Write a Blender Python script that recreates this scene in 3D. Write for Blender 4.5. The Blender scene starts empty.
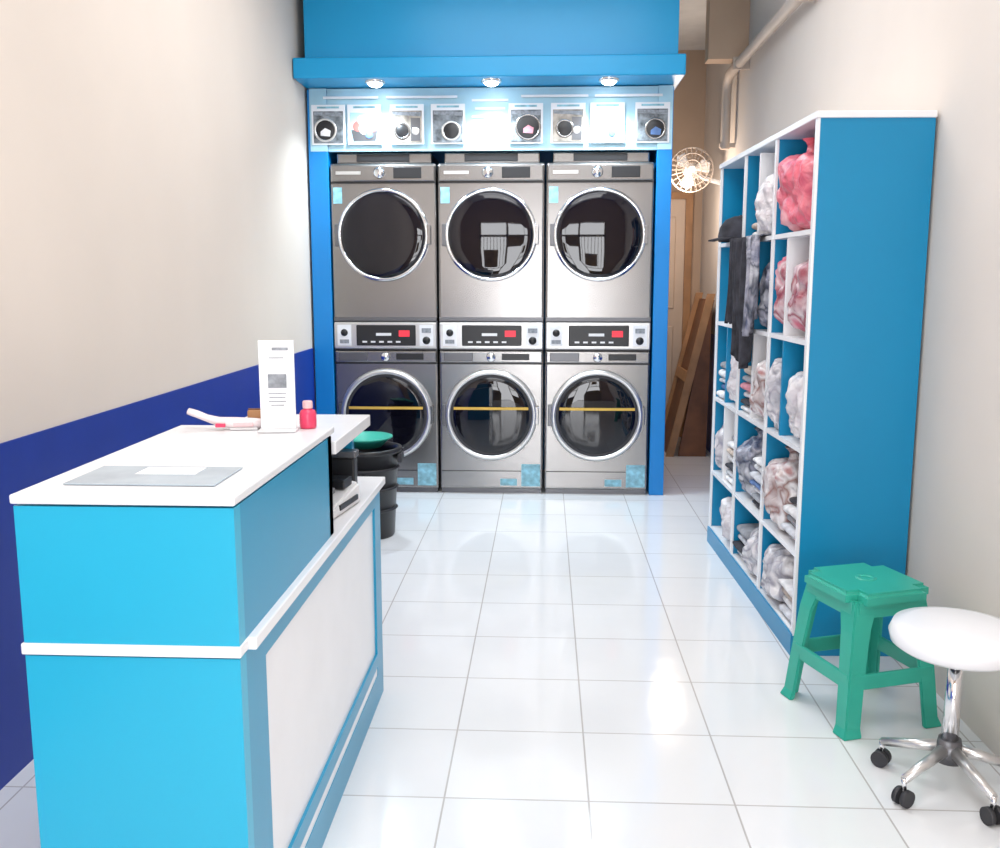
import bpy, bmesh, math, random
from mathutils import Vector, Matrix, noise
random.seed(7)
sc = bpy.context.scene
try:
    sc.view_settings.view_transform = 'Standard'
    sc.view_settings.look = 'None'
except Exception as e:
    print(e)

# ------------------------------------------------------------ materials
def mat(name, col, rough=0.5, metal=0.0, var=0.06, scale=6.0, coat=0.0, emit=None, es=0.0, trans=0.0, alpha=1.0, bump=0.0, spec=0.5):
    m = bpy.data.materials.new(name); m.use_nodes = True
    nt = m.node_tree; b = nt.nodes['Principled BSDF']
    tc = nt.nodes.new('ShaderNodeTexCoord')
    n = nt.nodes.new('ShaderNodeTexNoise'); n.inputs['Scale'].default_value = scale; n.inputs['Detail'].default_value = 4
    nt.links.new(tc.outputs['Object'], n.inputs['Vector'])
    r = nt.nodes.new('ShaderNodeValToRGB')
    c0 = [max(0, c*(1-var)) for c in col]; c1 = [min(1, c*(1+var)) for c in col]
    r.color_ramp.elements[0].position = 0.3; r.color_ramp.elements[1].position = 0.7
    r.color_ramp.elements[0].color = (*c0, 1); r.color_ramp.elements[1].color = (*c1, 1)
    nt.links.new(n.outputs['Fac'], r.inputs['Fac'])
    nt.links.new(r.outputs['Color'], b.inputs['Base Color'])
    b.inputs['Roughness'].default_value = rough; b.inputs['Metallic'].default_value = metal
    b.inputs['Coat Weight'].default_value = coat; b.inputs['Coat Roughness'].default_value = 0.05
    b.inputs['Specular IOR Level'].default_value = spec
    b.inputs['Transmission Weight'].default_value = trans; b.inputs['Alpha'].default_value = alpha
    if emit:
        b.inputs['Emission Color'].default_value = (*emit, 1); b.inputs['Emission Strength'].default_value = es
    if bump:
        bp = nt.nodes.new('ShaderNodeBump'); bp.inputs['Strength'].default_value = bump; bp.inputs['Distance'].default_value = 0.02
        nt.links.new(n.outputs['Fac'], bp.inputs['Height']); nt.links.new(bp.outputs['Normal'], b.inputs['Normal'])
    return m

M = {}
M['cream'] = mat('cream_paint', (0.74,0.65,0.57), 0.75, var=0.03, scale=1.5, bump=0.03)
M['cream2'] = mat('cream_paint_right', (0.70,0.63,0.57), 0.75, var=0.03, scale=1.5)
M['back'] = mat('back_paint', (0.50,0.36,0.26), 0.8, var=0.08, scale=2)
M['navy'] = mat('navy_paint', (0.006,0.035,0.30), 0.45, var=0.05)
M['blue'] = mat('blue_paint', (0.0,0.30,0.60), 0.35, var=0.03, scale=2)
M['bluepil'] = mat('blue_pillar', (0.0,0.21,0.58), 0.35, var=0.03, scale=2)
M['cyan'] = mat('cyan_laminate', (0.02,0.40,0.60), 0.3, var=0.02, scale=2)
M['cyanshade'] = mat('cyan_laminate_shaded', (0.004,0.27,0.47), 0.3, var=0.03, scale=2)  # same laminate as cyan, darkened to paint shade on the counter's side faces
M['shelfblue'] = mat('shelf_blue_laminate', (0.0,0.23,0.45), 0.35, var=0.03, scale=2)
M['white'] = mat('white_laminate', (0.84,0.84,0.86), 0.25, var=0.02)
M['whitemat'] = mat('white_plastic', (0.75,0.75,0.76), 0.4, var=0.03)
M['steel'] = mat('graphite_steel', (0.29,0.28,0.275), 0.24, metal=0.92, var=0.04, scale=3)
M['steel2'] = mat('graphite_steel_dark', (0.15,0.15,0.16), 0.35, metal=0.7, var=0.05)
M['silver'] = mat('silver_trim', (0.66,0.65,0.64), 0.28, metal=0.8, var=0.03)
M['chrome'] = mat('chrome', (0.80,0.80,0.82), 0.12, metal=1.0, var=0.02)
M['glass'] = mat('dark_door_glass', (0.003,0.003,0.007), 0.02, var=0.1, spec=0.55)
M['black'] = mat('black_plastic', (0.012,0.012,0.014), 0.35, var=0.1)
M['gasket'] = mat('rubber_gasket', (0.03,0.03,0.035), 0.55, var=0.1)
M['red'] = mat('red_led', (0.7,0.02,0.04), 0.4, emit=(1,0.05,0.08), es=0.5)
M['yellow'] = mat('yellow_tape', (0.72,0.46,0.08), 0.5)
M['sticker'] = mat('cyan_sticker', (0.24,0.50,0.60), 0.4, var=0.35, scale=24)
M['paper'] = mat('paper', (0.80,0.81,0.84), 0.6, var=0.02)
M['ink'] = mat('grey_ink', (0.25,0.27,0.30), 0.6, var=0.3, scale=60)
M['photo'] = mat('printed_photo', (0.16,0.18,0.20), 0.5, var=0.7, scale=25)
M['photob'] = mat('printed_photo_warm', (0.34,0.30,0.26), 0.5, var=0.5, scale=20)
M['poster'] = mat('poster_print', (0.38,0.62,0.74), 0.4, var=0.15, scale=3)
M['pink'] = mat('pink_plastic', (0.75,0.05,0.13), 0.3)
M['coral'] = mat('coral_print', (0.60,0.14,0.12), 0.5)
M['pinkw'] = mat('pale_pink_plastic', (0.80,0.50,0.52), 0.35, var=0.15, scale=20)
M['blush'] = mat('blush_white_plastic', (0.80,0.70,0.71), 0.35, var=0.1, scale=20)
M['green'] = mat('green_plastic', (0.03,0.38,0.28), 0.35, var=0.04)
M['wood'] = mat('brown_wood', (0.20,0.075,0.03), 0.5, var=0.35, scale=5)
M['woodl'] = mat('light_wood', (0.42,0.21,0.09), 0.5, var=0.25, scale=5)
M['door'] = mat('cream_door', (0.66,0.50,0.38), 0.5, var=0.04)
M['pipe'] = mat('pipe_paint', (0.56,0.47,0.40), 0.5)
M['sheet'] = mat('frosted_sheet', (0.42,0.50,0.57), 0.12, var=0.15, scale=8)
M['lamp'] = mat('lamp_emitter', (1,1,1), 0.5, emit=(0.9,0.97,1), es=40)
M['tube'] = mat('tube_emitter', (1,1,1), 0.5, emit=(1,0.98,0.95), es=3)
M['ceil'] = mat('ceiling_paint', (0.75,0.74,0.72), 0.8)
M['darkcloth'] = mat('dark_cloth', (0.03,0.03,0.04), 0.9, var=0.6, scale=14, bump=0.3)
M['alu'] = mat('bronze_frame', (0.35,0.26,0.12), 0.4, metal=0.6)
M['tan'] = mat('tan_cloth', (0.45,0.30,0.12), 0.7, var=0.3)
FC = [mat('cloth_%s'%n, c, 0.85, var=0.25, scale=18, bump=0.4) for n,c in (('white',(0.72,0.71,0.72)),('grey',(0.32,0.33,0.36)),('maroon',(0.28,0.05,0.08)),('black',(0.03,0.03,0.04)),('beige',(0.55,0.45,0.38)),('blue',(0.10,0.18,0.38)),('rose',(0.62,0.25,0.30)),('palegrey',(0.55,0.56,0.60)))]

def cloth(name, cols, scale=7):
    m = bpy.data.materials.new(name); m.use_nodes = True
    nt = m.node_tree; b = nt.nodes['Principled BSDF']
    tc = nt.nodes.new('ShaderNodeTexCoord'); n = nt.nodes.new('ShaderNodeTexNoise')
    n.inputs['Scale'].default_value = scale; n.inputs['Detail'].default_value = 1.5; n.inputs['Distortion'].default_value = 1.2
    nt.links.new(tc.outputs['Object'], n.inputs['Vector'])
    r = nt.nodes.new('ShaderNodeValToRGB'); e = r.color_ramp.elements
    pos = [0.34+0.32*i/(len(cols)-1) for i in range(len(cols))]
    e[0].position = pos[0]; e[0].color = (*cols[0],1); e[1].position = pos[-1]; e[1].color = (*cols[-1],1)
    for p, c in list(zip(pos, cols))[1:-1]:
        q = e.new(p); q.color = (*c,1)
    nt.links.new(n.outputs['Fac'], r.inputs['Fac']); nt.links.new(r.outputs['Color'], b.inputs['Base Color'])
    b.inputs['Roughness'].default_value = 0.35; b.inputs['Coat Weight'].default_value = 0.5; b.inputs['Coat Roughness'].default_value = 0.15
    n2 = nt.nodes.new('ShaderNodeTexNoise'); n2.inputs['Scale'].default_value = scale*2.4; n2.inputs['Detail'].default_value = 2.5; n2.inputs['Distortion'].default_value = 1.8
    nt.links.new(tc.outputs['Object'], n2.inputs['Vector'])
    bp = nt.nodes.new('ShaderNodeBump'); bp.inputs['Strength'].default_value = 0.6; bp.inputs['Distance'].default_value = 0.025
    nt.links.new(n2.outputs['Fac'], bp.inputs['Height']); nt.links.new(bp.outputs['Normal'], b.inputs['Normal'])
    return m
W=(0.80,0.77,0.78); G=(0.30,0.29,0.34)
CL = [cloth('bag_white', [W,(0.58,0.53,0.56),W,(0.70,0.66,0.70)]), cloth('bag_greywhite', [W,G,(0.75,0.72,0.74),(0.16,0.15,0.2)]),
      cloth('bag_maroon', [(0.75,0.66,0.68),(0.30,0.05,0.08),(0.65,0.5,0.53),(0.5,0.1,0.16)], 6),
      cloth('bag_dark', [(0.60,0.60,0.65),(0.05,0.06,0.09),(0.35,0.35,0.42),(0.06,0.08,0.16)]),
      cloth('bag_pink', [(0.78,0.20,0.25),(0.68,0.10,0.16),(0.85,0.42,0.46)], 5),
      cloth('bag_brown', [W,(0.26,0.13,0.11),(0.75,0.70,0.70),(0.38,0.18,0.18)], 7)]

def floor_mat():
    m = bpy.data.materials.new('white_floor_tile'); m.use_nodes = True
    nt = m.node_tree; b = nt.nodes['Principled BSDF']
    tc = nt.nodes.new('ShaderNodeTexCoord'); mp = nt.nodes.new('ShaderNodeMapping')
    mp.inputs['Location'].default_value = (-0.13+4.0, -2.44+4.0, 0)
    nt.links.new(tc.outputs['Object'], mp.inputs['Vector'])
    br = nt.nodes.new('ShaderNodeTexBrick'); br.offset = 0; br.squash = 1
    br.inputs['Scale'].default_value = 1; br.inputs['Brick Width'].default_value = 0.4; br.inputs['Row Height'].default_value = 0.4
    br.inputs['Mortar Size'].default_value = 0.003; br.inputs['Mortar Smooth'].default_value = 0.3; br.inputs['Bias'].default_value = 0
    br.inputs['Color1'].default_value = (0.79,0.80,0.81,1); br.inputs['Color2'].default_value = (0.765,0.775,0.79,1); br.inputs['Mortar'].default_value = (0.50,0.48,0.47,1)
    nt.links.new(mp.outputs['Vector'], br.inputs['Vector']); nt.links.new(br.outputs['Color'], b.inputs['Base Color'])
    b.inputs['Roughness'].default_value = 0.11
    b.inputs['Specular IOR Level'].default_value = 0.85
    n = nt.nodes.new('ShaderNodeTexNoise'); n.inputs['Scale'].default_value = 3.5
    nt.links.new(tc.outputs['Object'], n.inputs['Vector'])
    bp = nt.nodes.new('ShaderNodeBump'); bp.inputs['Strength'].default_value = 0.10; bp.inputs['Distance'].default_value = 0.02
    nt.links.new(n.outputs['Fac'], bp.inputs['Height'])
    bp2 = nt.nodes.new('ShaderNodeBump'); bp2.invert = True; bp2.inputs['Strength'].default_value = 0.4; bp2.inputs['Distance'].default_value = 0.002
    nt.links.new(br.outputs['Fac'], bp2.inputs['Height']); nt.links.new(bp.outputs['Normal'], bp2.inputs['Normal'])
    nt.links.new(bp2.outputs['Normal'], b.inputs['Normal'])
    return m
M['floor'] = floor_mat()

# ------------------------------------------------------------ helpers
def group(name, loc=(0,0,0), rz=0):
    e = bpy.data.objects.new(name, None); e.location = loc; e.rotation_euler = (0,0,rz); e.empty_display_size = 0.1
    sc.collection.objects.link(e); return e
def finish(name, bm, m, parent=None, smooth=False):
    me = bpy.data.meshes.new(name); bm.normal_update(); bm.to_mesh(me); bm.free()
    o = bpy.data.objects.new(name, me); sc.collection.objects.link(o)
    me.materials.append(M[m] if isinstance(m, str) else m)
    if parent: o.parent = parent
    if smooth:
        for p in me.polygons: p.use_smooth = True
    return o
def box(name, p, x0,x1,y0,y1,z0,z1, m, bev=0.0, seg=2):
    bm = bmesh.new(); bmesh.ops.create_cube(bm, size=1)
    for v in bm.verts:
        v.co = Vector((x0+(v.co.x+.5)*(x1-x0), y0+(v.co.y+.5)*(y1-y0), z0+(v.co.z+.5)*(z1-z0)))
    if bev: bmesh.ops.bevel(bm, geom=list(bm.edges), offset=bev, segments=seg, affect='EDGES', profile=0.5)
    o = finish(name, bm, m, p, smooth=False)
    return o
def cyl(name, p, c0, c1, r0, r1, m, n=32, smooth=True, rot=0):
    c0 = Vector(c0); c1 = Vector(c1); d = c1-c0; L = d.length
    bm = bmesh.new()
    bmesh.ops.create_cone(bm, cap_ends=True, segments=n, radius1=r0, radius2=r1, depth=L, matrix=Matrix.Rotation(rot,4,'Z'))
    q = Vector((0,0,1)).rotation_difference(d.normalized()).to_matrix().to_4x4()
    bmesh.ops.transform(bm, matrix=Matrix.Translation((c0+c1)/2) @ q, verts=bm.verts)
    o = finish(name, bm, m, p)
    if smooth:
        for f in o.data.polygons: f.use_smooth = len(f.vertices) == 4
    return o
def lathe(name, p, loc, prof, m, axis='Y', n=64):
    bm = bmesh.new(); rings = []
    for r, h in prof:
        if r < 1e-6:
            c = (0,h,0) if axis=='Y' else (0,0,h)
            rings.append([bm.verts.new(Vector(c)+Vector(loc))])
        else:
            ring = []
            for i in range(n):
                a = 2*math.pi*i/n
                c = (r*math.cos(a), h, r*math.sin(a)) if axis=='Y' else (r*math.cos(a), r*math.sin(a), h)
                ring.append(bm.verts.new(Vector(c)+Vector(loc)))
            rings.append(ring)
    for A, B in zip(rings, rings[1:]):
        for i in range(n):
            j = (i+1) % n
            if len(A)==1 and len(B)==1: continue
            if len(A)==1: bm.faces.new((A[0],B[i],B[j]))
            elif len(B)==1: bm.faces.new((A[i],A[j],B[0]))
            else: bm.faces.new((A[i],A[j],B[j],B[i]))
    bmesh.ops.recalc_face_normals(bm, faces=bm.faces)
    return finish(name, bm, m, p, smooth=True)
def tube(name, p, pts, r, m, cyclic=False):
    cu = bpy.data.curves.new(name, 'CURVE'); cu.dimensions = '3D'; cu.bevel_depth = r; cu.bevel_resolution = 4; cu.use_fill_caps = True
    s = cu.splines.new('POLY'); s.points.add(len(pts)-1)
    for i, q in enumerate(pts): s.points[i].co = (*q, 1)
    s.use_cyclic_u = cyclic; s.use_smooth = True
    o = bpy.data.objects.new(name, cu); sc.collection.objects.link(o); cu.materials.append(M[m] if isinstance(m,str) else m)
    if p: o.parent = p
    return o
def blob(name, p, loc, size, m, seed=0, amp=0.12, sq=0.6, sub=5):
    bm = bmesh.new(); bmesh.ops.create_icosphere(bm, subdivisions=sub, radius=1)
    for v in bm.verts:
        d = v.co.normalized()
        k = 1/((abs(d.x)**4+abs(d.y)**4+abs(d.z)**4)**(1/4.))
        nn = noise.noise(d*1.6+Vector((seed*3.1,seed,0))) + 0.4*noise.noise(d*4+Vector((seed,0,seed*2)))
        nn2 = abs(noise.noise(Vector((d.x*5, d.y*5, d.z*1.8))+Vector((seed,seed,seed))))
        s = k*sq + (1-sq) + amp*nn - amp*0.9*nn2
        c = d*s
        v.co = Vector((loc[0]+c.x*size[0], loc[1]+c.y*size[1], max(loc[2]-size[2], loc[2]+c.z*size[2])))
    return finish(name, bm, m, p, smooth=True)

# ------------------------------------------------------------ room shell
XL, XR, YB, YF, ZC = -1.53, 1.37, 8.6, -1.5, 3.35
box('floor', None, XL-0.12, XR+0.12, YF-0.3, YB+0.12, -0.1, 0, 'floor')
box('ceiling', None, XL-0.12, XR+0.12, YF-0.1, YB+0.12, ZC, ZC+0.1, 'ceil')
box('wall_left', None, XL-0.12, XL, YF-0.1, YB+0.12, 0, ZC, 'cream')
box('wall_right', None, XR, XR+0.12, YF-0.1, YB+0.12, 0, ZC, 'cream2')
box('wall_back', None, XL, XR, YB, YB+0.12, 0, ZC, 'back')
box('trim_1', None, XL, XL+0.006, YF, 6.2, 0, 0.967, 'navy')
box('trim_2', None, XR-0.006, XR, 5.2, YB-0.01, 0, 0.967, 'navy')
g = group('wall_front', (0, YF, 0))
box('left_part', g, XL, -1.05, -0.1, 0, 0, ZC, 'back'); box('right_part', g, 0.92, XR, -0.1, 0, 0, ZC, 'back'); box('lintel', g, -1.05, 0.92, -0.1, 0, 2.3, ZC, 'back')
g = group('entrance_frame_added', (0, YF, 0))  # unseen frame, added to give the entrance reflection in the door glass structure
for i, x in enumerate((-1.03, -0.42, 0.30, 0.90)):
    box('post_%d'%i, g, x-0.025, x+0.025, -0.09, -0.04, 0, 2.3, 'alu')
box('rail_top', g, -1.05, 0.92, -0.09, -0.04, 1.98, 2.03, 'alu')
box('rail', g, -1.05, -0.42, -0.09, -0.04, 0.95, 1.0, 'alu'); box('rail_2', g, 0.30, 0.90, -0.09, -0.04, 0.95, 1.0, 'alu')
box('kick_panel', g, -1.05, -0.42, -0.08, -0.05, 0.0, 0.5, 'alu'); box('kick_panel_2', g, 0.30, 0.90, -0.08, -0.05, 0.0, 0.5, 'alu')
for i in range(7): box('added_bar_a_%d'%i, g, -0.95+i*0.075, -0.94+i*0.075, -0.08, -0.06, 1.0, 1.98, 'alu'); box('added_bar_b_%d'%i, g, 0.36+i*0.075, 0.37+i*0.075, -0.08, -0.06, 1.0, 1.98, 'alu')  # out-of-view bars, added as pattern for the reflected entrance
box('added_blind', g, -0.40, 0.28, -0.08, -0.06, 1.75, 1.98, 'tan'); box('added_piece_a', g, -0.95, -0.62, -0.07, -0.055, 1.2, 1.7, 'tan'); box('added_piece_b', g, 0.42, 0.72, -0.07, -0.055, 1.25, 1.6, 'tan')  # unseen tan pieces, added to break up and warm the entrance reflection
# back corridor
g = group('door_1', (1.0, YB-0.03, 0))
box('leaf', g, -0.30, 0.22, -0.02, 0.02, 0.01, 2.1, 'door', 0.004)
box('panel_upper', g, -0.22, 0.14, -0.03, -0.015, 1.15, 1.95, 'door', 0.01)
box('panel_lower', g, -0.22, 0.14, -0.03, -0.015, 0.2, 1.0, 'door', 0.01)
box('jamb_left', g, -0.36, -0.30, -0.04, 0.03, 0, 2.16, 'woodl'); box('jamb_top', g, -0.36, 0.28, -0.04, 0.03, 2.1, 2.16, 'woodl'); box('jamb_right', g, 0.22, 0.28, -0.04, 0.03, 0, 2.1, 'woodl')
cyl('knob', g, (-0.25,-0.07,1.0), (-0.25,-0.02,1.0), 0.025, 0.02, 'chrome')
box('trim_3', None, 1.10, XR, 6.85, 7.0, 2.90, ZC, 'back')
g = group('wall_pipe', (0,0,0))
pts = [(1.30,1.0,2.86),(1.30,7.1,2.86)]
for i in range(7):
    a = i/6*math.pi/2; pts.append((1.30, 7.1+0.12*math.sin(a), 2.86-0.12*(1-math.cos(a))))
pts += [(1.30,7.22,2.35)]
tube('run', g, pts, 0.034, 'pipe')
for y in (2.0,3.6,5.2,6.8): box('clamp', g, 1.26, 1.37, y-0.012, y+0.012, 2.82, 2.90, 'pipe')
box('clamp_low', g, 1.26, 1.37, 7.2, 7.24, 2.36, 2.39, 'pipe')

# ------------------------------------------------------------ blue surround
g = group('machine_alcove_surround', (-0.36, 6.2, 0))
def S(n,x0,x1,y0,y1,z0,z1,m,b=0.0): return box(n,g,x0+0.36,x1+0.36,y0-6.2,y1-6.2,z0,z1,m,b)
S('pillar_left',-1.515,-1.39,6.19,7.05,0,2.6,'bluepil',0.004)
S('pillar_right',0.695,0.79,6.19,7.05,0,2.6,'bluepil',0.004)
S('back_board',-1.39,0.695,7.0,7.05,0,2.6,'bluepil')
S('cornice',-1.525,0.82,5.90,7.08,2.61,2.73,'blue',0.008)
S('header_box',-1.475,0.785,6.0,7.05,2.73,ZC-0.002,'blue',0.004)
# printed menu panel
g = group('laundry_menu_sign', (-0.36, 6.2, 2.22))
box('panel', g, -1.03, 1.055, -0.0, 0.03, 0, 0.385, 'poster', 0.003)
box('panel_left_end', g, -1.14, -1.03, -0.012, -0.002, 0, 0.385, 'poster')
box('panel_right_end', g, 1.055, 1.145, -0.012, -0.002, 0, 0.385, 'poster')
def wpoly(name, pts, y, m):
    bm = bmesh.new(); bm.faces.new([bm.verts.new((a,y,b)) for a,b in pts]); return finish(name, bm, m, g)
for i, x in enumerate((-1.38,-1.15,-0.88,-0.62,-0.13,0.135,0.38,0.66)):
    x += 0.36; wdt = 0.108
    box('card_%d'%i, g, x-wdt, x+wdt, -0.018, -0.012, 0.04, 0.285, 'paper', 0.002)
    if i in (1,6):   # picture of clothes in a tub
        box('picture_%d'%i, g, x-0.09, x+0.09, -0.022, -0.018, 0.055, 0.235, 'poster')
        wpoly('tub_%d'%i, [(x-0.07,0.06),(x+0.07,0.06),(x+0.085,0.13),(x-0.085,0.13)], -0.0235, 'steel2' if i==1 else 'paper')
        for q,(cx,cz,r,m_) in enumerate(((-0.04,0.15,0.035,'coral'),(0.01,0.17,0.045,FC[1]),(0.05,0.145,0.03,'coral'),(0.0,0.135,0.035,'whitemat'),(-0.02,0.19,0.028,FC[4]),(0.03,0.10,0.025,FC[5]))):
            lathe('clothes_%d_%d'%(i,q), g, (x+cx,-0.0225-q*0.0008,cz), [(r,0),(r*0.9,-0.001),(0,-0.0015)], m_, n=14)
    else:
        pm = 'photob' if i in (2,5) else 'photo'
        box('picture_%d'%i, g, x-0.095, x+0.095, -0.022, -0.018, 0.05, 0.245, pm, 0.002)
        R_ = (0.062,0,0.04,0.05,0.07,0.045,0,0.055)[i]; ox = (-0.02,0,-0.03,0.02,0.015,-0.02,0,0.02)[i]; oz=(0.13,0,0.12,0.12,0.14,0.13,0,0.125)[i]
        lathe('drum_ring_%d'%i, g, (x+ox,-0.022,oz), [(R_+0.012,0),(R_+0.01,-0.003),(R_,-0.003),(R_-0.002,0)], 'steel' if i%3 else 'silver', n=28)
        lathe('drum_%d'%i, g, (x+ox,-0.022,oz), [(R_,0),(R_*0.9,-0.002),(0,-0.003)], 'black', n=28)
        if i in (2,5):
            box('second_machine_%d'%i, g, x+0.025, x+0.085, -0.024, -0.021, 0.06, 0.20, 'steel2'); lathe('second_drum_%d'%i, g, (x+0.055,-0.024,0.12), [(0.024,0),(0.02,-0.002),(0,-0.003)], 'silver', n=20)
        if i in (0,4,7): wpoly('linen_%d'%i, [(x+ox-0.03,oz-0.035),(x+ox+0.03,oz-0.04),(x+ox+0.035,oz-0.005),(x+ox,oz+0.012),(x+ox-0.03,oz-0.01)], -0.0265, FC[(0,0,0,0,6,0,0,5)[i]])
        wpoly('highlight_%d'%i, [(x-0.09,0.22),(x+0.09,0.21),(x+0.09,0.235),(x-0.09,0.24)], -0.0235, 'ink')
    wpoly('caption_%d'%i, [(x-0.07,0.262),(x+0.07,0.262),(x+0.07,0.274),(x-0.07,0.274)], -0.0195, 'sticker')
for i,(x0,x1,z) in enumerate(((-0.11,0.12,0.30),(-0.09,0.10,0.25),(-0.11,0.12,0.20),(-0.07,0.07,0.15),(-0.10,0.10,0.10))):
    box('heading_%d'%i, g, x0, x1, -0.006, -0.001, z, z+0.014, 'paper')
for i,(x0,x1) in enumerate(((-1.05,-0.70),(-0.65,-0.2),(0.2,0.62),(0.66,1.08))):
    box('strapline_%d'%i, g, x0, x1, -0.018, -0.012, 0.32, 0.335, 'paper')
# downlights
for x in (-1.045, -0.335, 0.375):
    g = group('downlight', (x, 6.0, 2.61))
    lathe('bezel', g, (0,0,0), [(0.062,0),(0.062,-0.012),(0.05,-0.018),(0.047,-0.004)], 'chrome', axis='Z', n=32)
    lathe('lens', g, (0,0,0), [(0.048,-0.006),(0.042,-0.022),(0.025,-0.034),(0,-0.038)], 'lamp', axis='Z', n=32)
    l = bpy.data.lights.new('beam','SPOT'); l.energy = 62; l.spot_size = math.radians(135); l.spot_blend = 0.9; l.color=(0.76,0.91,1); l.shadow_soft_size=0.04
    lo = bpy.data.objects.new('beam', l); sc.collection.objects.link(lo); lo.parent = g; lo.location = (0,0,-0.06)

# ------------------------------------------------------------ machines
W2 = 0.341
def door(g, zc, R, kind):
    if kind == 'dryer':
        lathe('door_frame', g, (0,0,zc), [(R+0.004,0.0),(R+0.004,-0.020),(R-0.003,-0.032),(R-0.013,-0.034),(R-0.020,-0.030),(R-0.022,-0.018)], 'chrome')
        lathe('door_glass', g, (0,0,zc), [(R-0.020,-0.022),(R-0.028,-0.030),(R-0.04,-0.0320),(R*0.7,-0.0335),(R*0.4,-0.0346),(R*0.15,-0.035),(0,-0.0351)], 'glass')
    else:
        lathe('door_frame', g, (0,0,zc), [(R+0.006,0.0),(R+0.006,-0.022),(R-0.004,-0.038),(R-0.016,-0.042),(R-0.028,-0.036),(R-0.032,-0.02)], 'silver')
        lathe('door_rim', g, (0,0,zc), [(R-0.029,-0.032),(R-0.040,-0.036),(R-0.050,-0.03)], 'gasket')
        lathe('door_glass', g, (0,0,zc), [(R-0.045,-0.028),(R-0.055,-0.036),(R-0.07,-0.0385),(R*0.55,-0.0415),(R*0.3,-0.0435),(R*0.1,-0.0443),(0,-0.0445)], 'glass')
    box('door_hinge', g, -R-0.022, -R+0.006, -0.022, 0.0, zc-0.07, zc+0.07, 'steel2', 0.004)
    box('door_handle', g, R-0.012, R+0.014, -0.034, -0.02, zc-0.06, zc+0.06, 'steel', 0.004)

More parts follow.
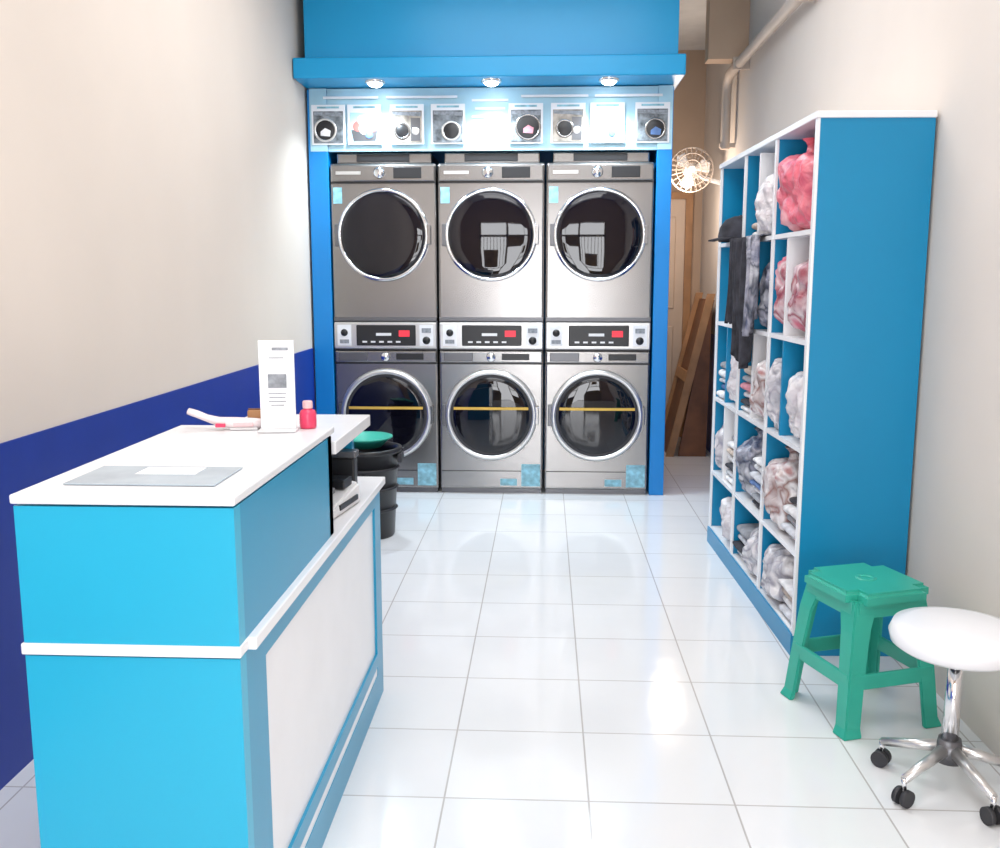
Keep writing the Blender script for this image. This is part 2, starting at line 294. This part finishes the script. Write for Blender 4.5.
XC = (-1.043, -0.35, 0.343)
for k, x in enumerate(XC):
    g = group('washing_machine', (x, 6.2, 0))
    box('body', g, -W2, W2, 0, 0.72, 0.03, 0.955, 'steel', 0.014, 3)
    box('plinth', g, -W2+0.01, W2-0.01, 0.015, 0.70, 0.0, 0.06, 'steel2')
    box('fascia', g, -W2+0.006, W2-0.006, -0.012, 0.03, 0.875, 0.95, 'steel', 0.008)
    box('fascia_shadow_gap', g, -W2+0.004, W2-0.004, -0.004, 0.02, 0.864, 0.875, 'black')
    lathe('program_dial', g, (0,-0.012,0.913), [(0.030,0),(0.030,-0.012),(0.024,-0.022),(0,-0.024)], 'chrome', n=32)
    box('detergent_drawer', g, -0.31, -0.12, -0.016, 0, 0.885, 0.942, 'steel2', 0.004)
    box('small_display', g, 0.07, 0.25, -0.014, 0, 0.893, 0.935, 'black', 0.002)
    box('toe_panel_line', g, -W2+0.012, W2-0.012, -0.003, 0.01, 0.150, 0.155, 'black')
    box('info_sticker', g, 0.20, 0.325, -0.004, 0.0, 0.05, 0.20, 'sticker', 0.001)
    box('info_sticker_strip', g, 0.06, 0.17, -0.004, 0.0, 0.055, 0.10, 'sticker')
    box('coin_panel_body', g, -W2, W2, 0.01, 0.62, 0.955, 1.146, 'steel2', 0.005)
    box('coin_panel_face', g, -W2+0.003, W2-0.003, -0.010, 0.02, 0.965, 1.138, 'silver', 0.008)
    box('coin_display', g, -0.19, 0.20, -0.016, -0.006, 0.985, 1.120, 'black', 0.006)
    box('coin_display_glow', g, 0.09, 0.16, -0.019, -0.014, 1.045, 1.085, 'red')
    box('coin_display_logo', g, -0.06, 0.04, -0.018, -0.014, 1.05, 1.068, 'whitemat')
    for j in range(5): box('button_%d'%j, g, -0.15+j*0.055, -0.12+j*0.055, -0.019, -0.014, 1.005, 1.016, 'whitemat')
    box('card_label_left', g, -0.315, -0.225, -0.013, -0.008, 0.985, 1.12, 'paper')
    lathe('lock_left', g, (-0.27,-0.012,1.07), [(0.024,0),(0.02,-0.008),(0,-0.009)], 'black', n=24)
    box('label_text_left', g, -0.30, -0.24, -0.016, -0.012, 1.0, 1.025, 'ink')
    box('card_label_right', g, 0.225, 0.315, -0.013, -0.008, 0.985, 1.12, 'paper')
    lathe('lock_right', g, (0.27,-0.012,1.02), [(0.026,0),(0.022,-0.008),(0,-0.009)], 'black', n=24)
    box('label_text_right', g, 0.24, 0.30, -0.016, -0.012, 1.07, 1.10, 'ink')
    door(g, 0.53, 0.298, 'washer')
    bm = bmesh.new(); prev=None
    zt = 0.578
    for i in range(21):
        u = -0.245+0.49*i/20
        y = -0.050+0.006*(abs(u)/0.245)**2
        a = bm.verts.new((u,y,zt-0.009)); b_ = bm.verts.new((u,y-0.001,zt+0.009))
        if prev: bm.faces.new((prev[0],a,b_,prev[1]))
        prev=(a,b_)
    finish('warning_tape', bm, 'yellow', g)
    g = group('tumble_dryer', (x, 6.2, 1.146))
    box('body', g, -W2, W2, 0, 0.72, 0.0, 1.0, 'steel', 0.014, 3)
    box('fascia', g, -W2+0.006, W2-0.006, -0.012, 0.03, 0.885, 0.992, 'steel', 0.010)
    box('fascia_shadow_gap', g, -W2+0.004, W2-0.004, -0.004, 0.02, 0.874, 0.885, 'black')
    lathe('program_dial', g, (-0.02,-0.012,0.94), [(0.036,0),(0.036,-0.012),(0.028,-0.024),(0,-0.026)], 'chrome', n=32)
    box('display', g, 0.07, 0.25, -0.015, 0, 0.905, 0.975, 'black', 0.003)
    box('label_strip', g, -0.30, -0.14, -0.015, 0, 0.93, 0.95, 'silver')
    box('brand_sticker', g, -0.322, -0.265, -0.004, 0, 0.75, 0.85, 'sticker')
    box('base_strip', g, -W2+0.004, W2-0.004, -0.006, 0.01, 0.0, 0.025, 'steel2')
    door(g, 0.55, 0.292, 'dryer')
    box('top_vent_box', g, -0.30, 0.31, 0.03, 0.65, 1.0, 1.068, 'steel', 0.01)
    box('top_vent_plate', g, -0.17, 0.17, 0.02, 0.04, 1.012, 1.058, 'black', 0.003)

# ------------------------------------------------------------ service counter
g = group('service_counter', (-0.75, 1.635, 0))
def C(n,x0,x1,y0,y1,z0,z1,m,b=0.0): return box(n,g,x0+0.75,x1+0.75,y0-1.635,y1-1.635,z0,z1,m,b)
XF=-0.555
C('front_panel_lower',-0.96,XF,1.635,1.67,0,0.735,'cyan')
C('front_panel_upper',-0.96,XF,1.635,1.67,0.76,1.02,'cyan')
C('front_strip',-0.965,XF+0.003,1.63,1.68,0.738,0.760,'white',0.003)
C('upper_box_side',XF-0.03,XF,1.67,2.42,0.76,1.02,'cyanshade')
C('upper_box_back',-0.96,XF,2.38,2.42,0.76,1.02,'cyanshade')
C('upper_box_left',-0.96,-0.93,1.67,2.38,0.76,1.02,'cyanshade')
C('upper_top',-0.965,XF+0.003,1.63,2.45,1.024,1.042,'white',0.004)
C('desk_top',-0.965,XF+0.017,1.68,3.14,0.735,0.760,'white',0.003)
C('side_frame_top',XF-0.03,XF,1.67,3.12,0.68,0.735,'cyanshade')
C('side_frame_near',XF-0.03,XF,1.67,1.79,0.0,0.68,'cyanshade')
C('side_frame_far',XF-0.03,XF,3.02,3.12,0.0,0.68,'cyanshade')
C('side_frame_bottom',XF-0.03,XF,1.79,3.02,0.0,0.10,'cyanshade')
C('side_strip',XF-0.03,XF-0.002,1.79,3.02,0.10,0.13,'white')
C('side_frame_bottom_upper',XF-0.03,XF,1.79,3.02,0.13,0.175,'cyanshade')
C('side_white_panel',XF-0.025,XF-0.008,1.79,3.02,0.175,0.68,'white')
C('far_end_panel',-0.96,XF-0.03,3.08,3.12,0,0.735,'cyanshade')
C('inner_left_panel',-0.96,-0.93,2.5,3.08,0,0.735,'cyanshade')
C('raised_shelf',-0.93,XF+0.005,2.45,2.95,0.965,1.0,'white',0.003)
C('raised_shelf_support',-0.80,-0.77,2.45,2.92,0.76,0.965,'cyanshade')
C('raised_shelf_support_end',-0.93,-0.60,2.90,2.93,0.76,0.965,'cyanshade')
g = group('cash_terminal', (-0.635, 2.66, 0.762), math.radians(-8))
bm = bmesh.new()
vs = [bm.verts.new(v) for v in ((-0.07,-0.12,0),(0.07,-0.12,0),(0.07,0.12,0),(-0.07,0.12,0),(-0.07,-0.12,0.035),(0.065,-0.12,0.03),(0.065,0.12,0.06),(-0.07,0.12,0.09))]
for f in ((0,3,2,1),(0,1,5,4),(1,2,6,5),(2,3,7,6),(3,0,4,7),(4,5,6,7)): bm.faces.new([vs[i] for i in f])
bmesh.ops.bevel(bm, geom=list(bm.edges), offset=0.006, segments=2, affect='EDGES')
finish('body', bm, 'whitemat', g)
box('side_display', g, 0.060, 0.072, -0.06, 0.09, 0.014, 0.030, 'black', 0.002)
for i in range(4):
    for j in range(3): box('key_%d_%d'%(i,j), g, -0.05+j*0.03, -0.03+j*0.03, -0.10+i*0.03, -0.08+i*0.03, 0.03+i*0.0065, 0.046+i*0.0065, 'ink', 0.002)
box('screen', g, -0.05, 0.05, 0.03, 0.10, 0.055, 0.082, 'black', 0.003)
g = group('storage_box', (-0.68, 2.79, 0.762)); box('body', g, -0.05,0.10,0.04,0.09,0,0.12,'black',0.006); box('lid', g, -0.055,0.105,0.035,0.095,0.12,0.14,'steel2',0.004)

g = group('table_sign', (-0.675, 2.36, 1.043), math.radians(6))
box('base', g, -0.048,0.048,-0.035,0.03,0,0.006,'whitemat',0.002)
box('panel', g, -0.044,0.044,-0.004,0.004,0.006,0.230,'paper',0.001)
box('logo', g, -0.010,0.030,-0.006,-0.004,0.205,0.212,'ink')
box('qr_block', g, -0.022,0.024,-0.006,-0.004,0.11,0.145,'ink')
for i,(w,z) in enumerate(((0.018,0.185),(0.022,0.095),(0.020,0.085),(0.022,0.075),(0.016,0.065))): box('text_%d'%i, g, -w,w,-0.0052,-0.004,z,z+0.002,'ink')
g = group('pink_bottle', (-0.612, 2.41, 1.043))
lathe('body', g, (0,0,0), [(0,0),(0.020,0),(0.0215,0.004),(0.0215,0.038),(0.018,0.046),(0.011,0.050),(0.011,0.054)], 'pink', axis='Z', n=32)
lathe('cap', g, (0,0,0), [(0.013,0.052),(0.013,0.068),(0.011,0.071),(0,0.071)], 'pinkw', axis='Z', n=24)
lathe('label', g, (0,0,0), [(0.0218,0.010),(0.0218,0.024)], 'pink', axis='Z', n=32)
g = group('barcode_scanner', (-0.795, 2.38, 1.043), math.radians(8))
bm = bmesh.new()
secs=[(0.07,0.014,0.012,0.012),(0.04,0.015,0.02,0.014),(0.0,0.016,0.022,0.015),(-0.04,0.020,0.018,0.012),(-0.07,0.030,0.015,0.009),(-0.095,0.041,0.018,0.009),(-0.115,0.048,0.018,0.008)]
rings=[]
for (xx,zz,wy_,hz) in secs: rings.append([bm.verts.new((xx+0.25*hz*math.sin(t*math.pi/6), wy_*math.cos(t*math.pi/6), zz+hz*math.sin(t*math.pi/6))) for t in range(12)])
for A,B in zip(rings,rings[1:]):
    for t in range(12): bm.faces.new((A[t],A[(t+1)%12],B[(t+1)%12],B[t]))
bm.faces.new(rings[0]); bm.faces.new(rings[-1]); bmesh.ops.recalc_face_normals(bm, faces=bm.faces)
finish('body', bm, 'blush', g, True)
box('trigger', g, -0.045,-0.02,-0.024,-0.016,0.008,0.018,'pink',0.002)
box('grip_band', g, 0.0,0.05,-0.0235,-0.018,0.010,0.02,'pinkw',0.002)
box('cradle', g, -0.01,0.06,-0.02,0.02,0.0,0.006,'whitemat',0.002)
tube('cord', g, [(0.07,0,0.012),(0.09,0.01,0.006),(0.11,0.03,0.004),(0.10,0.06,0.004)], 0.003, 'whitemat')
g = group('brown_box', (-0.75, 2.42, 1.043)); box('carton', g, -0.02,0.025,-0.015,0.02,0,0.045,'woodl',0.003); box('flap', g, -0.021,0.026,-0.003,0.006,0.045,0.048,'wood')
g = group('clear_mat', (-0.755, 1.80, 1.043)); box('sheet', g, -0.15,0.14,-0.09,0.08,0,0.003,'sheet',0.001); box('document', g, -0.05,0.07,0.0,0.065,0.003,0.004,'paper')

# black laundry basket + green bowl behind counter
g = group('laundry_basket', (-0.985, 5.15, 0))
lathe('shell', g, (0,0,0), [(0,0.0),(0.145,0.0),(0.15,0.01),(0.175,0.47),(0.195,0.475),(0.195,0.50),(0.17,0.50),(0.165,0.47),(0.13,0.02),(0,0.02)], 'black', axis='Z', n=40)
for z in (0.15,0.27,0.38): lathe('rib', g, (0,0,0), [(0.15+z*0.053,z),(0.162+z*0.053,z+0.008),(0.15+z*0.053,z+0.016)], 'gasket', axis='Z', n=40)
for s in (-1,1): box('handle_%d'%s, g, s*0.19-0.012, s*0.19+0.012, -0.05, 0.05, 0.42, 0.47, 'gasket', 0.005)
g = group('green_bowl', (-1.0, 5.15, 0.502))
lathe('shell', g, (0,0,0), [(0,0),(0.10,0),(0.145,0.045),(0.16,0.05),(0.16,0.058),(0.14,0.055),(0.09,0.01),(0,0.01)], 'green', axis='Z', n=40)

# ------------------------------------------------------------ cubby shelf
SH = Matrix.Translation((0.955,3.5,0)) @ Matrix.Rotation(math.radians(1.7),4,'Z')
g = group('cubby_shelf', (0.955, 3.5, 0), math.radians(1.7))
X0, D, Y0, L, H = 0.0, 0.405, 0.0, 1.6, 2.0
box('end_panel_near', g, 0.002, D, 0, 0.02, 0, H-0.02, 'shelfblue')
box('end_panel_far', g, 0.002, D, L-0.02, L, 0, H-0.02, 'shelfblue')
box('back_panel', g, D-0.012, D, 0.02, L-0.02, 0.0, H-0.02, 'shelfblue')
box('top_board', g, -0.012, D, -0.012, L+0.01, H-0.02, H+0.004, 'white', 0.003)
box('plinth_strip', g, -0.012, 0.006, 0, L, 0.0, 0.085, 'shelfblue')
zs = [0.09, 0.40, 0.80, 1.20, 1.60]
cw = (L-0.02)/3
for i, z in enumerate(zs): box('shelf_board_%d'%i, g, -0.004, D-0.012, 0.02, L-0.02, z-0.018, z, 'white')
for j in (1,2): box('divider_%d'%j, g, 0.002, D-0.012, j*cw, j*cw+0.018, 0.09, H-0.02, 'shelfblue')
for j in range(4): box('edge_strip_%d'%j, g, -0.006, 0.004, [0,cw,2*cw,L-0.022][j]-0.001, [0,cw,2*cw,L-0.022][j]+0.023, 0.08, H-0.02, 'white')
for (j,i) in ((2,1),(2,2),(1,2),(1,3),(2,3),(1,4),(0,2),(0,3)):
    z0 = zs[i]; z1 = (zs+[H-0.02])[i+1]-0.018
    fr = 0.52 if j else 0.60
    box('half_divider_%d_%d'%(j,i), g, 0.0, D-0.012, j*cw+cw*fr, j*cw+cw*fr+0.018, z0, z1, 'white' if (j+i)%2 else 'shelfblue')
def bag(j, i, fy, wy, h, m, seed, xo=0.0):
    z0 = zs[i]; p = SH @ Vector((0.185+xo, j*cw + 0.02 + fy*(cw-0.02), z0))
    b = group('laundry_bag', p, math.radians(1.7))
    blob('contents', b, (0,0,h*0.46), (0.165, wy/2, h*0.46), m, seed, 0.20, 0.85)
    cyl('twisted_neck', b, (-0.05,0,h*0.80),(-0.07,0,h*0.98), 0.045, 0.014, m, n=12)
    lathe('bag_frill', b, (-0.07,0,h*0.96), [(0.014,0),(0.02,0.012),(0.035,0.025)], m, axis='Z', n=14)
def stack(j, i, fy, wy, cols, seed, xo=0.0):
    z0 = zs[i]; p = SH @ Vector((0.19+xo, j*cw + 0.02 + fy*(cw-0.02), z0))
    b = group('folded_clothes', p, math.radians(1.7)); rnd = random.Random(seed); z=0.0
    for q, c in enumerate(cols):
        t = rnd.uniform(0.030,0.050); w_ = wy/2*rnd.uniform(0.85,1.0); d_ = 0.155*rnd.uniform(0.88,1.0); ox = rnd.uniform(-0.012,0.012)
        bm = bmesh.new(); bmesh.ops.create_cube(bm, size=1); bmesh.ops.subdivide_edges(bm, edges=list(bm.edges), cuts=6, use_grid_fill=True)
        for v in bm.verts:
            x_,y_,z_ = v.co.x*2, v.co.y*2, v.co.z*2
            k = max(0, 1-0.10*abs(z_)**3)
            sag = 0.006*noise.noise(Vector((x_*1.5+seed, y_*1.5+q, q*3.3)))
            e_ = 1-0.25*max(abs(x_)**6, abs(y_)**6)
            v.co = Vector((ox+x_*d_*k, y_*w_*k, z+t/2+z_*t/2*e_+ (sag if q else max(0,sag))))
        finish('garment_%d'%q, bm, FC[c], b, True); z += t*0.93
bag(0,4,0.55,0.42,0.34,CL[4],1,-0.05); bag(1,4,0.20,0.22,0.30,CL[0],2,-0.05); stack(1,4,0.80,0.18,(0,4,7,2),33)
bag(0,3,0.82,0.17,0.35,CL[2],4,-0.03); bag(0,3,0.28,0.28,0.34,CL[2],5,-0.03)
bag(0,2,0.82,0.18,0.33,CL[1],6,-0.04); bag(0,2,0.28,0.28,0.30,CL[0],7,-0.03)
bag(0,1,0.70,0.30,0.33,CL[5],8,-0.04); stack(0,1,0.22,0.22,(0,7,1,0,3),9,-0.03)
bag(0,0,0.70,0.30,0.26,CL[1],10,-0.04); stack(0,0,0.22,0.24,(7,0,4,0),11,-0.03)
bag(1,3,0.24,0.24,0.34,CL[3],12,-0.03); bag(1,2,0.24,0.24,0.33,CL[5],13,-0.04); stack(1,2,0.78,0.20,(0,3,0,6,1,4),21,-0.03)
stack(1,1,0.26,0.24,(3,1,0,5,7,0,0),14,-0.03); bag(1,1,0.76,0.24,0.32,CL[3],15,-0.03)
bag(1,0,0.28,0.28,0.25,CL[1],16,-0.04); stack(1,0,0.78,0.22,(0,3,7,1),26,-0.03)
bag(2,0,0.3,0.28,0.25,CL[0],17,-0.03); stack(2,1,0.25,0.24,(0,7,3,0,4,0,1),18,-0.03); bag(2,1,0.78,0.20,0.30,CL[1],28,-0.03)
bag(2,2,0.25,0.24,0.32,CL[0],19,-0.03); stack(2,2,0.78,0.20,(0,5,7,0,1),29,-0.03); bag(2,3,0.25,0.22,0.32,CL[3],20,-0.03)
# dark garments draped over front
g = group('hanging_dark_clothes', SH @ Vector((-0.022, 0.86, 1.60)), math.radians(1.7))
def garment(name, yc, wd, ln, ph, m):
    bm = bmesh.new(); NX, NZ = 40, 30; grid=[]
    for a in range(NX+1):
        row=[]
        for c in range(NZ+1):
            u=a/NX; w=c/NZ
            y=yc+(u-0.5)*(wd-0.06*w)+0.02*math.sin(w*5+ph)
            fold=0.016*math.sin(u*wd*70+w*2+ph)*(0.4+w)+0.008*math.sin(u*51+ph)
            length=ln+0.04*math.sin(u*7+ph)
            if w<0.12: x=0.16-w/0.12*0.175; z=0.012
            else: x=-0.022+fold; z=0.012-(w-0.12)/0.88*length
            row.append(bm.verts.new((x,y,z)))
        grid.append(row)
    for a in range(NX):
        for c in range(NZ): bm.faces.new((grid[a][c],grid[a+1][c],grid[a+1][c+1],grid[a][c+1]))
    o = finish(name, bm, m, g, True); sm = o.modifiers.new('s','SOLIDIFY'); sm.thickness=0.006
garment('jacket', 0.02, 0.26, 0.55, 0, 'darkcloth'); garment('trousers', -0.16, 0.14, 0.40, 2, CL[3]); garment('shirt', 0.20, 0.12, 0.36, 1, 'darkcloth')
g = group('baseball_cap', SH @ Vector((0.045, 1.33, 1.602)), math.radians(190))
lathe('crown', g, (0,0,0), [(0.105,0.0),(0.108,0.03),(0.10,0.07),(0.075,0.105),(0.035,0.122),(0,0.126)], 'darkcloth', axis='Z', n=32)
bm = bmesh.new(); prev=None
for i in range(17):
    a=-1.0+2.0*i/16
    p0=bm.verts.new((0.10*math.cos(a),0.10*math.sin(a),0.022)); p1=bm.verts.new((0.10*math.cos(a)+0.06*math.cos(a*0.6),0.10*math.sin(a)*1.02,0.008))
    if prev: bm.faces.new((prev[0],prev[1],p1,p0))
    prev=(p0,p1)
o=finish('brim', bm, 'darkcloth', g, True); sm=o.modifiers.new('s','SOLIDIFY'); sm.thickness=0.006
lathe('button', g, (0,0,0.124), [(0.008,0),(0.006,0.005),(0,0.006)], 'black', axis='Z', n=12)

# ------------------------------------------------------------ green stool
g = group('plastic_stool', (1.055, 3.05, 0), math.radians(18.6))
bm = bmesh.new(); bmesh.ops.create_cube(bm, size=1)
for v in bm.verts: v.co = Vector((v.co.x*0.31, v.co.y*0.31, 0.44+v.co.z*0.035))
bmesh.ops.bevel(bm, geom=[e for e in bm.edges if abs(e.verts[0].co.z-e.verts[1].co.z)>0.01], offset=0.045, segments=8, affect='EDGES')
bmesh.ops.bevel(bm, geom=[e for e in bm.edges if e.verts[0].co.z>0.45 and e.verts[1].co.z>0.45], offset=0.012, segments=3, affect='EDGES')
o=finish('seat', bm, 'green', g)
lathe('seat_recess_ring', g, (0,0,0.4575), [(0.018,0),(0.022,0.003),(0.03,0.003),(0.034,0)], 'green', axis='Z', n=24)
for i in range(4):
    sx=(1,1,-1,-1)[i]; sy=(1,-1,-1,1)[i]
    bm=bmesh.new()
    def ring(z, off, w, t):
        cx=sx*off; cy=sy*off
        pts=[(cx,cy),(cx-sx*w,cy),(cx-sx*w,cy-sy*t),(cx-sx*t,cy-sy*t),(cx-sx*t,cy-sy*w),(cx,cy-sy*w)]
        return [bm.verts.new((px_,py_,z)) for px_,py_ in pts]
    R=[ring(0.428,0.130,0.085,0.014),ring(0.33,0.146,0.066,0.014),ring(0.15,0.163,0.058,0.014),ring(0.03,0.173,0.056,0.014),ring(0.0,0.184,0.066,0.02)]
    for A,B in zip(R,R[1:]):
        for q in range(6): bm.faces.new((A[q],A[(q+1)%6],B[(q+1)%6],B[q]))
    bm.faces.new(R[0]); bm.faces.new(R[-1]); bmesh.ops.recalc_face_normals(bm, faces=bm.faces)
    bmesh.ops.bevel(bm, geom=[e for e in bm.edges if len(e.link_faces)==2 and e.calc_face_angle(0)>0.8], offset=0.004, segments=2, affect='EDGES')
    finish('leg_%d'%i, bm, 'green', g)
for s in (-1,1):
    box('apron_x_%d'%s, g, -0.12,0.12, s*0.132-0.005, s*0.132+0.005, 0.375,0.43,'green')
    box('apron_y_%d'%s, g, s*0.132-0.005, s*0.132+0.005,-0.12,0.12, 0.375,0.43,'green')
    box('stretcher_x_%d'%s, g, -0.15,0.15, s*0.155-0.006, s*0.155+0.006, 0.15,0.20,'green',0.003)
    box('stretcher_y_%d'%s, g, s*0.155-0.006, s*0.155+0.006,-0.15,0.15, 0.15,0.20,'green',0.003)

# ------------------------------------------------------------ swivel stool
g = group('swivel_stool', (1.145, 2.56, 0), math.radians(20))
lathe('seat', g, (0,0,0), [(0,0.41),(0.15,0.41),(0.172,0.425),(0.178,0.45),(0.168,0.475),(0.13,0.485),(0,0.488)], 'white', axis='Z', n=48)
lathe('seat_plate', g, (0,0,0), [(0,0.39),(0.07,0.39),(0.07,0.41)], 'black', axis='Z', n=24)
cyl('column', g, (0,0,0.10),(0,0,0.40),0.024,0.018,'chrome')
cyl('hub', g, (0,0,0.085),(0,0,0.15),0.04,0.03,'steel2')
for i in range(5):
    a=math.radians(120+72*i); ex,ey=0.185*math.cos(a),0.185*math.sin(a)
    cyl('base_arm_%d'%i, g, (0.02*math.cos(a),0.02*math.sin(a),0.12),(ex,ey,0.075),0.018,0.012,'silver',n=16)
    cyl('caster_stem_%d'%i, g, (ex,ey,0.045),(ex,ey,0.08),0.008,0.008,'chrome',n=12)
    tx,ty=-math.sin(a),math.cos(a)
    for s in (-1,1): cyl('caster_wheel_%d_%d'%(i,s), g, (ex+tx*s*0.006,ey+ty*s*0.006,0.024),(ex+tx*s*0.02,ey+ty*s*0.02,0.024),0.024,0.024,'gasket',n=20)

# ------------------------------------------------------------ back corridor things
g = group('wooden_board', (1.13, 7.9, 0))
def slab(name, pts, th, m):
    bm=bmesh.new(); vs=[bm.verts.new(q) for q in pts]; f=bm.faces.new(vs)
    r=bmesh.ops.extrude_face_region(bm, geom=[f])
    for v in [e for e in r['geom'] if isinstance(e,bmesh.types.BMVert)]: v.co += Vector(th)
    bmesh.ops.recalc_face_normals(bm, faces=bm.faces); return finish(name,bm,m,g)
slab('board', [(-0.13,-0.3,0),(-0.13,0.25,0),(0.17,0.25,1.25),(0.17,-0.3,1.25)], (0.03,0,0.0), 'wood')
slab('frame_near', [(-0.15,-0.3,0),(-0.09,-0.3,0),(0.20,-0.3,1.3),(0.14,-0.3,1.3)], (0,-0.03,0), 'woodl')
slab('frame_far', [(-0.15,0.25,0),(-0.09,0.25,0),(0.20,0.25,1.3),(0.14,0.25,1.3)], (0,0.03,0), 'woodl')
slab('brace', [(-0.05,-0.31,0.0),(0.17,-0.31,0),(0.18,-0.31,1.2),(0.15,-0.31,1.2)], (0,0.03,0), 'wood')
slab('cross_rail', [(0.0,-0.3,0.60),(0.0,0.25,0.60),(0.02,0.25,0.68),(0.02,-0.3,0.68)], (-0.012,0,0), 'woodl')
g = group('wall_fan', (1.11, 7.55, 2.24))
cyl('bracket', g, (0.255,0.05,-0.10),(0.02,0.05,-0.03),0.018,0.018,'whitemat'); box('wall_plate', g, 0.24,0.255,0.0,0.10,-0.17,-0.04,'whitemat',0.003)
cyl('motor', g, (0,0.01,0),(0,0.11,0),0.05,0.04,'whitemat')
for y,r in ((-0.02,0.165),(-0.045,0.12),(-0.055,0.07),(0.02,0.165)):
    tube('guard_ring', g, [(r*math.cos(t*math.pi/16),y,r*math.sin(t*math.pi/16)) for t in range(32)], 0.004, 'pipe', True)
for t in range(24):
    a=t*math.pi/12; c,s=math.cos(a),math.sin(a)
    tube('guard_spoke', g, [(0.02*c,-0.058,0.02*s),(0.12*c,-0.045,0.12*s),(0.165*c,-0.02,0.165*s),(0.165*c,0.02,0.165*s),(0.05*c,0.03,0.05*s)], 0.002, 'pipe')
for t in range(3):
    bm=bmesh.new(); a=t*2*math.pi/3; pts=[]
    for rr,da,dy in ((0.02,-0.3,0.0),(0.14,-0.15,0.01),(0.15,0.35,-0.01),(0.11,0.75,-0.02),(0.02,0.5,-0.01)):
        pts.append(bm.verts.new((rr*math.cos(a+da),dy,rr*math.sin(a+da))))
    bm.faces.new(pts); finish('blade_%d'%t, bm, 'whitemat', g)
cyl('hub', g, (0,-0.06,0),(0,0.01,0),0.025,0.03,'whitemat')

# ------------------------------------------------------------ lights
for y in (1.0, 4.2):
    g = group('ceiling_light', (-0.1, y, ZC))
    box('housing', g, -0.09,0.09,-0.62,0.62,-0.05,0,'whitemat',0.005)
    cyl('tube_a', g, (-0.04,-0.6,-0.065),(-0.04,0.6,-0.065),0.014,0.014,'tube',n=16); cyl('tube_b', g, (0.04,-0.6,-0.065),(0.04,0.6,-0.065),0.014,0.014,'tube',n=16)
    l=bpy.data.lights.new('glow','AREA'); l.shape='RECTANGLE'; l.size=1.6; l.size_y=2.0; l.energy=46; l.color=(0.97,0.98,1.0)
    lo=bpy.data.objects.new('glow',l); sc.collection.objects.link(lo); lo.parent=g; lo.location=(0,0,-0.1)
l=bpy.data.lights.new('corridor_fill','POINT'); l.energy=26; l.color=(1,0.82,0.66); l.shadow_soft_size=0.15  # added fill light without a fixture, brightens and warms the back corridor
lo=bpy.data.objects.new('corridor_fill',l); sc.collection.objects.link(lo); lo.location=(0.95,7.4,2.0)
l=bpy.data.lights.new('entrance_daylight','AREA'); l.shape='RECTANGLE'; l.size=1.95; l.size_y=2.28; l.energy=128; l.color=(0.98,0.98,1)
lo=bpy.data.objects.new('entrance_daylight',l); sc.collection.objects.link(lo); lo.location=(-0.065,YF-0.15,1.15); lo.rotation_euler=(math.radians(90),0,0)
w=bpy.data.worlds.new('World'); sc.world=w; w.use_nodes=True
w.node_tree.nodes['Background'].inputs['Color'].default_value=(0.85,0.93,1,1); w.node_tree.nodes['Background'].inputs['Strength'].default_value=1.0

# ------------------------------------------------------------ camera
cam=bpy.data.cameras.new('camera'); co=bpy.data.objects.new('camera',cam); sc.collection.objects.link(co)
cam.sensor_width=36; cam.lens=34.2; cam.clip_start=0.05
co.location=(0,0,1.43); co.rotation_euler=(math.radians(90-8.8),0,math.radians(2.7))
sc.camera=co
